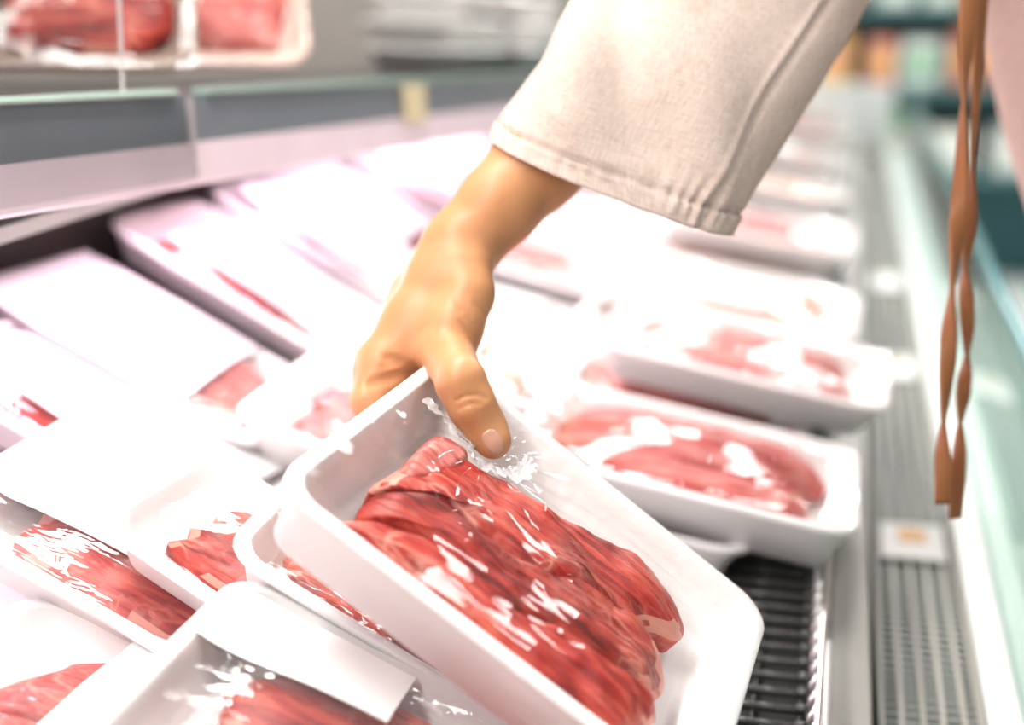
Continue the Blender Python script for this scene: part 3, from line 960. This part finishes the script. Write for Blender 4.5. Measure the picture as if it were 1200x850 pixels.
def J(x, y, dd, r):
    return PX(x, y, H0 + dd), r * U_


# chains: (x px, y px, depth offset m, radius px)
CH_ARM = [J(800, 20, .10, 62), J(700, 118, .065, 59), J(632, 190, .045, 54.5), J(585, 240, .035, 47), J(540, 289, .028, 40)]
CH_ULNA = [J(632, 190, .060, 50), J(548, 284, .045, 38), J(520, 318, .042, 34)]
CH_PALM1 = [J(538, 291, .028, 40), J(520, 330, .022, 42), J(488, 385, .012, 41), J(449, 431, .000, 34)]
CH_PALM2 = [J(530, 300, .040, 34), J(492, 350, .042, 36), J(462, 412, .034, 33)]
CH_PALM3 = [J(530, 300, .050, 30), J(502, 352, .066, 30), J(478, 412, .066, 28)]
CH_THUMB0 = [J(546, 318, .012, 30), J(548, 346, .004, 29), J(532, 382, -.004, 32), J(522, 412, -.010, 32)]
_tz = {}
thumb_tip_l = loc_px(578, 517)


def on_tray(px_, py_, up):
    """a point over the held tray, 'up' metres above the film, that shows at the pixel"""
    d = .85
    for it in range(30):
        w = PX(px_, py_, d); q = AINV @ Vector(w)
        z = q.z - (film_z(q.x, q.y) + up)
        d += z * .8
    return PX(px_, py_, d)


T_TIP = (on_tray(578, 517, 18 * U_), 20 * U_)
T_PAD = (on_tray(567, 500, 20 * U_), 22.5 * U_)
T_IP = (on_tray(553, 476, 27 * U_), 24.5 * U_)
T_MID = (on_tray(540, 448, 40 * U_), 26 * U_)
CH_THUMB1 = [CH_THUMB0[-1], T_MID, T_IP, T_PAD, T_TIP]
# fingers curl round the uphill edge and lie under the tray
def under(x, y, z, r):
    return tray_pt(x, y, z), r


FING = []
for vy, rr, mcp in ((.068, .0088, CH_PALM1[-1]), (.082, .0088, CH_PALM2[-1]), (.100, .0082, CH_PALM3[-1])):
    FING.append([mcp, under(-.146, vy - .006, .000, rr * 1.12), under(-.118, vy - .012, -.0105, rr), under(-.085, vy - .020, -.0095, rr * .92), under(-.066, vy - .024, -.0088, rr * .84)])
FING.append([CH_PALM3[-1], under(-.142, .118, -.004, .0082), under(-.116, .112, -.0100, .0076), under(-.090, .102, -.0090, .0070), under(-.078, .098, -.0085, .0066)])


def chain(p, ch, k):
    d = None
    for (a, r0), (b, r1) in zip(ch[:-1], ch[1:]):
        e = rcone(p, a, b, r0, r1)
        d = e if d is None else smin(d, e, k)
    return d


def hand_sdf(p):
    d = chain(p, CH_ARM, .010)
    d = smin(d, chain(p, CH_ULNA, .010), .012)
    pm = chain(p, CH_PALM1, .010)
    pm = smin(pm, chain(p, CH_PALM2, .008), .010)
    pm = smin(pm, chain(p, CH_PALM3, .008), .010)
    d = smin(d, pm, .012)
    for f in FING:
        d = smin(d, chain(p, f, .004), .005)
    th = chain(p, CH_THUMB0, .008)
    d = smin(d, th, .010)
    d = smin(d, chain(p, CH_THUMB1, .006), .004)
    return d


def march(x, y, fn, d0=.70, d1=1.05):
    r = ray(x, y); d = d0
    for it in range(120):
        q = CC + d * r
        s = float(fn(q[None])[0])
        if s < 2e-5:
            return q
        d += s * .9
        if d > d1:
            return None
    return None


# creases: polylines on the skin in photo pixels, with depth
CREASES = [
    ([(436, 449), (458, 443), (478, 437), (488, 440)], 5.0, .0060),
    ([(455, 420), (470, 424), (484, 432), (494, 447), (500, 458)], 4.6, .0045),
    ([(447, 430), (464, 428), (478, 432)], 2.4, .0016),
    ([(534, 470), (546, 464), (560, 463), (570, 467)], 2.2, .0011),
    ([(536, 480), (548, 474), (562, 473)], 2.2, .0011),
    ([(547, 372), (556, 380), (563, 392)], 2.4, .0010),
    ([(538, 378), (548, 390), (554, 402)], 2.4, .0010),
    ([(532, 350), (542, 362), (552, 372)], 2.2, .0008),
    ([(556, 356), (565, 366), (570, 376)], 2.2, .0008),
]
CR3 = []
for pl, r, dep in CREASES:
    pts = [march(x, y, hand_sdf) for x, y in pl]
    pts = [q for q in pts if q is not None]
    for a, b in zip(pts[:-1], pts[1:]):
        CR3.append((a, b, r * U_, dep))


def crease_add(p, d):
    for a, b, r, dep in CR3:
        ba = b - a
        t = np.clip(((p - a) @ ba) / float(ba @ ba), 0, 1)
        q = np.linalg.norm(p - (a + t[..., None] * ba), axis=-1)
        d = np.maximum(d, d + dep * np.exp(-(q / r) ** 2))
    return d


def surface_nets(fn, lo, hi, h, chunk=24):
    n = np.ceil((hi - lo) / h).astype(int) + 1
    xs = [lo[k] + h * np.arange(n[k]) for k in range(3)]
    S = 6
    n = (np.ceil(n / S) * S).astype(int)
    xs = [lo[k] + h * np.arange(n[k]) for k in range(3)]
    cs = [x.reshape(-1, S).mean(1) for x in xs]
    DC = fn(np.stack(np.meshgrid(*cs, indexing='ij'), -1))      # coarse pass: only blocks near the skin are worked out finely
    D = np.repeat(np.repeat(np.repeat(DC, S, 0), S, 1), S, 2).astype(np.float32)
    blk = np.argwhere(np.abs(DC) < h * S * .5 * 1.75 + .006)
    off = np.stack(np.meshgrid(*[np.arange(S)] * 3, indexing='ij'), -1).reshape(-1, 3)
    for i0 in range(0, len(blk), 1500):
        c = (blk[i0:i0 + 1500, None, :] * S + off[None]).reshape(-1, 3)
        D[c[:, 0], c[:, 1], c[:, 2]] = fn(lo + c * h)
    ins = D < 0
    cnt = sum(ins[a:n[0] - 1 + a, b:n[1] - 1 + b, c:n[2] - 1 + c].astype(np.int8) for a in (0, 1) for b in (0, 1) for c in (0, 1))
    act = (cnt > 0) & (cnt < 8)
    idx = np.full(act.shape, -1, np.int64); cells = np.argwhere(act); idx[act] = np.arange(len(cells))
    acc = np.zeros((len(cells), 3)); num = np.zeros(len(cells))
    cor = [(a, b, c) for a in (0, 1) for b in (0, 1) for c in (0, 1)]
    val = {k: D[cells[:, 0] + k[0], cells[:, 1] + k[1], cells[:, 2] + k[2]] for k in cor}
    for i, a in enumerate(cor):
        for b in cor[i + 1:]:
            if sum(abs(a[k] - b[k]) for k in range(3)) != 1:
                continue
            va, vb = val[a], val[b]
            m_ = (va < 0) != (vb < 0)
            t = np.where(m_, va / np.where(m_, va - vb, 1), 0)
            for k in range(3):
                acc[:, k] += np.where(m_, a[k] + t * (b[k] - a[k]), 0)
            num += m_
    vv = lo + (cells + acc / num[:, None]) * h
    quads = []
    for ax in range(3):
        o1, o2 = [(1, 2), (2, 0), (0, 1)][ax]
        sl0 = [slice(None)] * 3; sl1 = [slice(None)] * 3
        sl0[ax] = slice(0, n[ax] - 1); sl1[ax] = slice(1, n[ax])
        ch = ins[tuple(sl0)] != ins[tuple(sl1)]
        e = np.argwhere(ch)
        e = e[(e[:, o1] > 0) & (e[:, o2] > 0) & (e[:, o1] < n[o1] - 1) & (e[:, o2] < n[o2] - 1)]
        flip = ins[e[:, 0], e[:, 1], e[:, 2]]
        def at(d1, d2):
            c = e.copy(); c[:, o1] -= d1; c[:, o2] -= d2
            return idx[c[:, 0], c[:, 1], c[:, 2]]
        q = np.stack([at(1, 1), at(0, 1), at(0, 0), at(1, 0)], 1)
        q[~flip] = q[~flip][:, ::-1]
        quads.append(q)
    return vv, np.concatenate(quads)


allp = [q for c_ in [CH_ARM, CH_ULNA, CH_PALM1, CH_PALM2, CH_PALM3, CH_THUMB0, CH_THUMB1] + FING for q in c_]
lo = np.min([q[0] - q[1] for q in allp], 0) - .006
hi = np.max([q[0] + q[1] for q in allp], 0) + .006
vv, qq = surface_nets(lambda p: crease_add(p, hand_sdf(p)), lo, hi, .00135)
person = empty('person', (0.36, 1.25, 0.0))
tag(person, 'person in a loose beige linen shirt reaching into the case to lift a tray', 'person')
PINV = Matrix.Translation((-0.36, -1.25, 0))


def pset(o, parent=None):
    o.parent = parent or person
    if parent is None:
        o.matrix_parent_inverse = PINV
    return o


arm = pset(mesh_obj('body', vv, [tuple(int(i) for i in q) for q in qq], SKIN))
arm['label'] = 'bare tanned forearm and hand'
bpy.context.view_layer.update()

# thumb nail, laid on the skin
nail_v = []; nail_f = []
na = np.array([.50, .866]); nb_ = np.array([.866, -.50])
NR, NS = 7, 28
TH_N = lambda p: crease_add(p, hand_sdf(p))
for i in range(NR + 1):
    q = i / NR
    for k in range(NS):
        a = 2 * math.pi * k / NS
        c, s = math.cos(a), math.sin(a)
        c = math.copysign(abs(c) ** .75, c); s = math.copysign(abs(s) ** .8, s)
        x, y = np.array([577.5, 517.5]) + na * 15.5 * q * c + nb_ * 11.2 * q * s
        w = march(x, y, TH_N)
        if w is None:
            w = PX(x, y, .85)
        tocam = (CC - w) / np.linalg.norm(CC - w)
        nail_v.append(w + tocam * (.0010 if q < .97 else -.0004))
for i in range(NR):
    for k in range(NS):
        nail_f.append((i * NS + k, i * NS + (k + 1) % NS, (i + 1) * NS + (k + 1) % NS, (i + 1) * NS + k))
nail = mesh_obj('thumb_nail', nail_v, nail_f, NAIL)
nail.parent = arm
nail.matrix_parent_inverse = arm.matrix_world.inverted()

# ------------------------------------------------------------------ shirt: wide sleeve, torso
def loft(rings, nseg, name, mat, parent, fold=None, thick=.0009, u_scale=1.0, ex=1.0):
    """rings: (centre, half axis a, half axis b) world vectors; fold(t, phi) outward shift in m"""
    n = len(rings); v = []; uv = []; fa = []
    cum = 0.0; prev = None
    for i, (c, a, b_) in enumerate(rings):
        if prev is not None: cum += np.linalg.norm(c - prev)
        prev = c
        for k in range(nseg + 1):
            ph = 2 * math.pi * k / nseg
            cp_, sp_ = math.cos(ph), math.sin(ph)
            d = a * math.copysign(abs(cp_) ** ex, cp_) + b_ * math.copysign(abs(sp_) ** ex, sp_)
            nn = a / (a @ a) * math.cos(ph) + b_ / (b_ @ b_) * math.sin(ph); nn /= np.linalg.norm(nn)
            v.append(c + d + nn * (fold(i / (n - 1), ph, cum) if fold else 0))
            uv.append((k / nseg * 2 * math.pi * np.linalg.norm(a) * .8 * u_scale, cum))
    for i in range(n - 1):
        for k in range(nseg):
            a0 = i * (nseg + 1) + k
            fa.append((a0, a0 + 1, a0 + nseg + 2, a0 + nseg + 1))
    o = mesh_obj(name, v, fa, mat, None, True, uv)
    sm = o.modifiers.new('thickness', 'SOLIDIFY'); sm.thickness = thick; sm.offset = -1
    return pset(o, parent)


def lerp_rings(keys, n):
    """keys: (t, centre, a, b); smooth interpolation"""
    out = []
    ts = [k[0] for k in keys]
    for i in range(n):
        t = i / (n - 1)
        j = max(0, min(len(ts) - 2, next((q for q in range(len(ts) - 1) if t <= ts[q + 1]), len(ts) - 2)))
        u = (t - ts[j]) / (ts[j + 1] - ts[j])
        def cr(idx):
            p1, p2 = keys[j][idx], keys[j + 1][idx]
            p0 = keys[j - 1][idx] if j > 0 else 2 * p1 - p2
            p3 = keys[j + 2][idx] if j + 2 < len(keys) else 2 * p2 - p1
            return .5 * (2 * p1 + (-p0 + p2) * u + (2 * p0 - 5 * p1 + 4 * p2 - p3) * u * u + (-p0 + 3 * p1 - 3 * p2 + p3) * u ** 3)
        out.append((cr(1), cr(2), cr(3)))
    return out


def px_ring(t, left, right, d, half_depth, tilt=0.0, rise=0.0):
    l, r = PX(left[0], left[1], d - tilt), PX(right[0], right[1], d + tilt)
    c = (l + r) / 2; a = (r - l) / 2
    b_ = CF * half_depth + CU * half_depth * rise
    return (t, c, a, b_)


SLV = [px_ring(0.0, (574, 160), (857, 269), .922, .047, 0, .34), px_ring(.10, (588, 133), (876, 234), .927, .048, 0, .25), px_ring(.30, (640, 58), (928, 146), .942, .052),
       px_ring(.46, (690, -8), (985, 52), .968, .055), px_ring(.64, (765, -105), (1052, -62), 1.00, .062), px_ring(.82, (880, -230), (1120, -150), 1.09, .068),
       px_ring(1.0, (1000, -330), (1180, -210), 1.20, .075)]


def sleeve_fold(t, ph, s):
    # ph: 0 right edge, pi left edge, 3pi/2 side facing the camera
    f = .0
    w = min(1, max(0, (t - .05) / .10))
    # slack folds running up from the lower left of the cuff
    q = (ph - 4.05) * 1.0 + t * 2.7
    f += .0085 * w * math.exp(-((q - .55) / .30) ** 2)
    f -= .0085 * w * math.exp(-((q - 1.10) / .24) ** 2)
    f += .0075 * w * math.exp(-((q - 1.65) / .28) ** 2)
    f += .0030 * w * math.sin(3 * ph + 5 * t) * (.4 + t)
    # side seam: ridge with a groove beside it
    sq = ph - (5.28 + .10 * t)
    f += .0016 * math.exp(-(sq / .030) ** 2) - .0022 * math.exp(-((sq - .085) / .05) ** 2)
    # hem: doubled cloth at the cuff with a stitched step and puckers
    if t < .068:
        f += .0012
        f += .0007 * math.sin(ph * 38 + 3 * math.sin(ph * 7)) * (t / .068)
    elif t < .10:
        f += -.0026 * math.exp(-((t - .074) / .007) ** 2) + .0012 * math.sin(ph * 31 + 2 * math.sin(ph * 5)) * math.exp(-(t - .068) / .015)
    # gathered cloth where the seam meets the hem
    g = math.exp(-((ph - 5.18) / .20) ** 2) * math.exp(-((t - .07) / .05) ** 2)
    f += .0017 * g * math.sin(ph * 60)
    f += .0010 * noise.noise(Vector((ph * 3, t * 14, 1.7)))
    return f


rings = lerp_rings(SLV, 110)
sleeve = loft(rings, 220, 'shirt_sleeve', LINEN, None, sleeve_fold, ex=.80)
sleeve['label'] = 'wide beige linen sleeve with stitched hem'

TOR = []
for t, x, y, z, hx, hy in ((0.0, .385, 1.28, .80, .155, .215), (.14, .365, 1.28, .90, .150, .205), (.34, .316, 1.27, 1.03, .145, .195), (.52, .266, 1.265, 1.16, .140, .195),
                           (.70, .232, 1.26, 1.29, .137, .200), (.84, .205, 1.255, 1.41, .120, .185), (.94, .188, 1.25, 1.47, .085, .13), (1.0, .180, 1.25, 1.50, .062, .075)):
    TOR.append((t, np.array([x, y, z]), np.array([hx, 0, -hx * .22]), np.array([0, hy, 0.])))


def torso_fold(t, ph, s):
    return .006 * math.sin(ph * 6 + 2 * t) * (1 - t) + .004 * math.sin(ph * 11 + 5 * t) * (1 - t) + .003 * noise.noise(Vector((math.cos(ph) * 3, math.sin(ph) * 3, t * 5)))


torso = loft(lerp_rings(TOR, 60), 120, 'shirt_body', LINEN, None, torso_fold)
torso['label'] = 'beige linen shirt front'
# legs of the person behind the case front
for sgn in (-1, 1):
    mb = MB().tube([(.40, 1.28 + sgn * .085, .86), (.41, 1.28 + sgn * .095, .48), (.42, 1.28 + sgn * .10, .06)], [.088, .062, .048], 20)
    pset(mb.obj('trouser_leg', DENIM, None, True))
    mb = MB().box(.27, .47, 1.28 + sgn * .10 - .042, 1.28 + sgn * .10 + .042, 0.0, .07, .02)
    pset(mb.obj('shoe', BLACK, None, True))

# leather ties: flat twisted strips, given as (y, x left, x right)
STR1 = [(-330, 1170), (-160, 1142), (-60, 1136), (0, 1133), (60, 1132), (110, 1129), (143, 1128), (175, 1127), (222, 1125.5), (260, 1122), (300, 1119), (335, 1116), (358, 1114), (385, 1112), (420, 1111),
        (460, 1108), (490, 1105.5), (512, 1105), (540, 1105), (565, 1105), (591, 1104.5)]
STR2 = [(-330, 1182), (-160, 1159), (-60, 1154), (0, 1150), (60, 1147), (110, 1144), (150, 1142), (197, 1139), (237, 1137), (276, 1135), (300, 1132), (323, 1130), (350, 1132), (375, 1134), (405, 1134), (428, 1132),
        (460, 1129), (485, 1126), (505, 1124.5), (540, 1124.5), (575, 1122), (608, 1119)]
TURN1 = [(-330, -120), (-160, -90), (-60, -20), (30, 0), (143, 90), (225, 135), (290, 215), (358, 270), (420, 360), (512, 450), (550, 525), (591, 560)]
TURN2 = [(-330, -90), (-160, -60), (0, 20), (197, 70), (276, 180), (323, 270), (372, 360), (428, 450), (458, 540), (505, 630), (545, 700), (608, 750)]


def strip(pts, turn, d, full):
    yi = np.linspace(pts[0][0], pts[-1][0], 130)
    ker = np.ones(7) / 7
    smooth = lambda a: np.convolve(np.pad(a, 3, mode='edge'), ker, 'valid')
    xc = smooth(np.interp(yi, [p[0] for p in pts], [p[1] for p in pts]))
    an = np.radians(smooth(np.interp(yi, [p[0] for p in turn], [p[1] for p in turn])))
    v = []
    half = full * d / FPX / 2
    for i in range(len(yi)):
        c = PX(xc[i], yi[i], d + max(0.0, -70 - yi[i]) / 260 * .19)     # the upper end runs back to the collar
        w = CR * math.cos(an[i]) + CF * math.sin(an[i])
        n_ = -CR * math.sin(an[i]) + CF * math.cos(an[i])
        for a, b_ in ((-1, -.7), (-.85, -1), (0, -1.25), (.85, -1), (1, -.7), (1, .7), (.85, 1), (0, .8), (-.85, 1), (-1, .7)):
            v.append(c + w * half * a + n_ * .0016 * b_)
    N = 10
    fa = [(i * N + k, i * N + (k + 1) % N, (i + 1) * N + (k + 1) % N, (i + 1) * N + k) for i in range(len(yi) - 1) for k in range(N)]
    fa += [tuple(range(N))[::-1], tuple((len(yi) - 1) * N + k for k in range(N))]
    o = mesh_obj('leather_tie', v, fa, LEATHER)
    pset(o); o['label'] = 'brown twisted leather tie'
    return o


strip(STR1, TURN1, .945, 19)
strip(STR2, TURN2, .965, 17)

# ------------------------------------------------------------------ packs leaning on the upper shelf
def lean_frame(t, a, up_deg, face_deg, L, W, H):
    """tray on the shelf at distance t along the rail, a behind the edge; face_deg: 0 faces the customer, 90 faces along the case to the near end"""
    fd = math.radians(face_deg); ud = math.radians(up_deg)
    out = ra * math.cos(fd) - rd * math.sin(fd)           # horizontal facing
    u = rd * math.cos(fd) + ra * math.sin(fd)
    n = out * math.sin(ud) + rz * math.cos(ud)
    v = np.cross(n, u)
    if v @ rz < 0: u = -u; v = np.cross(n, u)
    base = rail_pt(t, a, 0.0012)
    c = base + v * W / 2 + n * H
    return frame(c, u, v, H)


SMOKY = plain('smoky_tray', (0.22, 0.16, 0.13), 0.3)
PEACH = plain('peach_tray', (0.58, 0.42, 0.36), 0.4)
tray_kind('shelf_dark', .185, .19, .026, BEEF_DARK, 1, None, 51, film=FILM_CALM, foam=SMOKY, margin=.038)
tray_kind('shelf_rose', .150, .17, .026, VEAL, 1, None, 53, film=FILM_CALM, foam=PEACH, margin=.036)
put_tray('shelf_dark', lean_frame(.505, -.118, 66, 56, .185, .19, .026), 'dark red meat pack leaning upright on the shelf behind the clear divider')
put_tray('shelf_rose', lean_frame(.735, -.110, 64, 52, .150, .17, .026), 'rose red meat pack in a peach tray leaning on the upper shelf')
tray_kind('shelf_flat', .20, .145, .030, VEAL, 1, (-.85, .85, -.8, .8), 57, film=FILM_CALM)
for t in (1.28, 1.53):
    for lv in range(3):
        c_ = rail_pt(t + r_.uniform(-.01, .01), -.105 + r_.uniform(-.008, .008), .0012 + lv * .034 + .030)
        put_tray('shelf_flat', frame(c_, rd, -ra, .030), ('bottom', 'middle', 'topmost')[lv] + ' white foam tray of a flat stack far along the upper shelf', ('bottom', 'middle', 'topmost')[lv] + ' trays of the upper shelf stacks')

# ------------------------------------------------------------------ price cards lying on the grille
for (yc, w_, h_, dot, lab) in ((1.285, .058, .085, (0.80, 0.38, 0.05), 'white price card with an orange patch lying on the air grille'),
                               (1.90, .052, .11, (0.66, 0.58, 0.36), 'cream price card lying farther along the air grille'),
                               (2.45, .050, .12, (0.62, 0.60, 0.48), 'pale price card far along the air grille')):
    c = MB().box(.086 - w_ / 2, .086 + w_ / 2, yc - h_ / 2, yc + h_ / 2, .7822, .7840, .0006).obj('price_card', PAPER)
    tag(c, lab, 'price card')
    mt = plain('card_patch_%d' % int(yc * 100), dot, 0.5)
    MB().box(.086 - w_ * .22, .086 + w_ * .22, yc - h_ * .05, yc + h_ * .32, .7840, .7844).obj('printed_patch', mt, c)

# ------------------------------------------------------------------ lamps of the shop
cl = tag(empty('canopy_lamp', (-.42, .95, 1.876)), 'long white tube lamp under the case canopy', 'lamp')
MB().box(-.06, .06, -1.82, 1.82, -.010, .012, .003).obj('housing', WHITE_PAINT, cl)
for L0 in CEILING:
    x, y, z = L0.matrix_world.translation
    e = tag(empty('ceiling_lamp', (x, y, 3.17)), 'rectangular white ceiling lamp hanging over the shop floor', 'ceiling lamp', 'ceiling lamps of the shop')
    MB().box(-.18, .18, -.65, .65, 0, .06, .006).obj('housing', WHITE_PAINT, e)
    MB().tube([(0, -.4, .05), (0, -.4, .13)], .006, 6).obj('hanger', BLACK, e, True)
    MB().tube([(0, .4, .05), (0, .4, .13)], .006, 6).obj('hanger', BLACK, e, True)

# ------------------------------------------------------------------ far end of the shop: another cabinet with goods
cab = tag(empty('far_cabinet', (.55, 6.4, 0)), 'dark teal cabinet with shelves of goods at the far end of the shop', 'cabinet')
MB().box(-1.45, 1.9, 0, .5, 0, 1.9).obj('cabinet_body', TEAL, cab)
for z in (.45, .80, 1.12, 1.45):
    MB().box(-1.45, 1.9, -.28, 0, z, z + .025).obj('cabinet_shelf', plain('shelf_teal', (0.10, 0.22, 0.22), 0.4), cab)
GC = [plain('carton_%d' % i, c, .5) for i, c in enumerate(((.85, .83, .76), (.85, .50, .16), (.10, .36, .16), (.80, .84, .80), (.75, .30, .22), (.70, .76, .72)))]
rg = random.Random(12)
for z, shelf_word in ((.475, 'lowest'), (.825, 'second'), (1.145, 'third')):
    x = -1.35
    while x < 1.7:
        w_ = rg.uniform(.10, .2); h_ = rg.uniform(.16, .27)
        ci = rg.randrange(6)
        o = MB().box(-w_ / 2, w_ / 2, -.08, .08, 0, h_, .006).obj('carton', GC[ci])
        o.location = (.55 + x + w_ / 2, 6.25, z + .0005)
        nm = ('cream', 'orange', 'green', 'white', 'red', 'pale grey')[ci]
        tag(o, nm + ' carton on the ' + shelf_word + ' shelf of the teal cabinet', 'carton', nm + ' cartons on the ' + shelf_word + ' cabinet shelf')
        mbx = MB().box(-w_ * .35, w_ * .35, -.0815, -.0802, h_ * .3, h_ * .7).obj('front_print', GC[(ci + 3) % 6], o)
        x += w_ + rg.uniform(.02, .10)
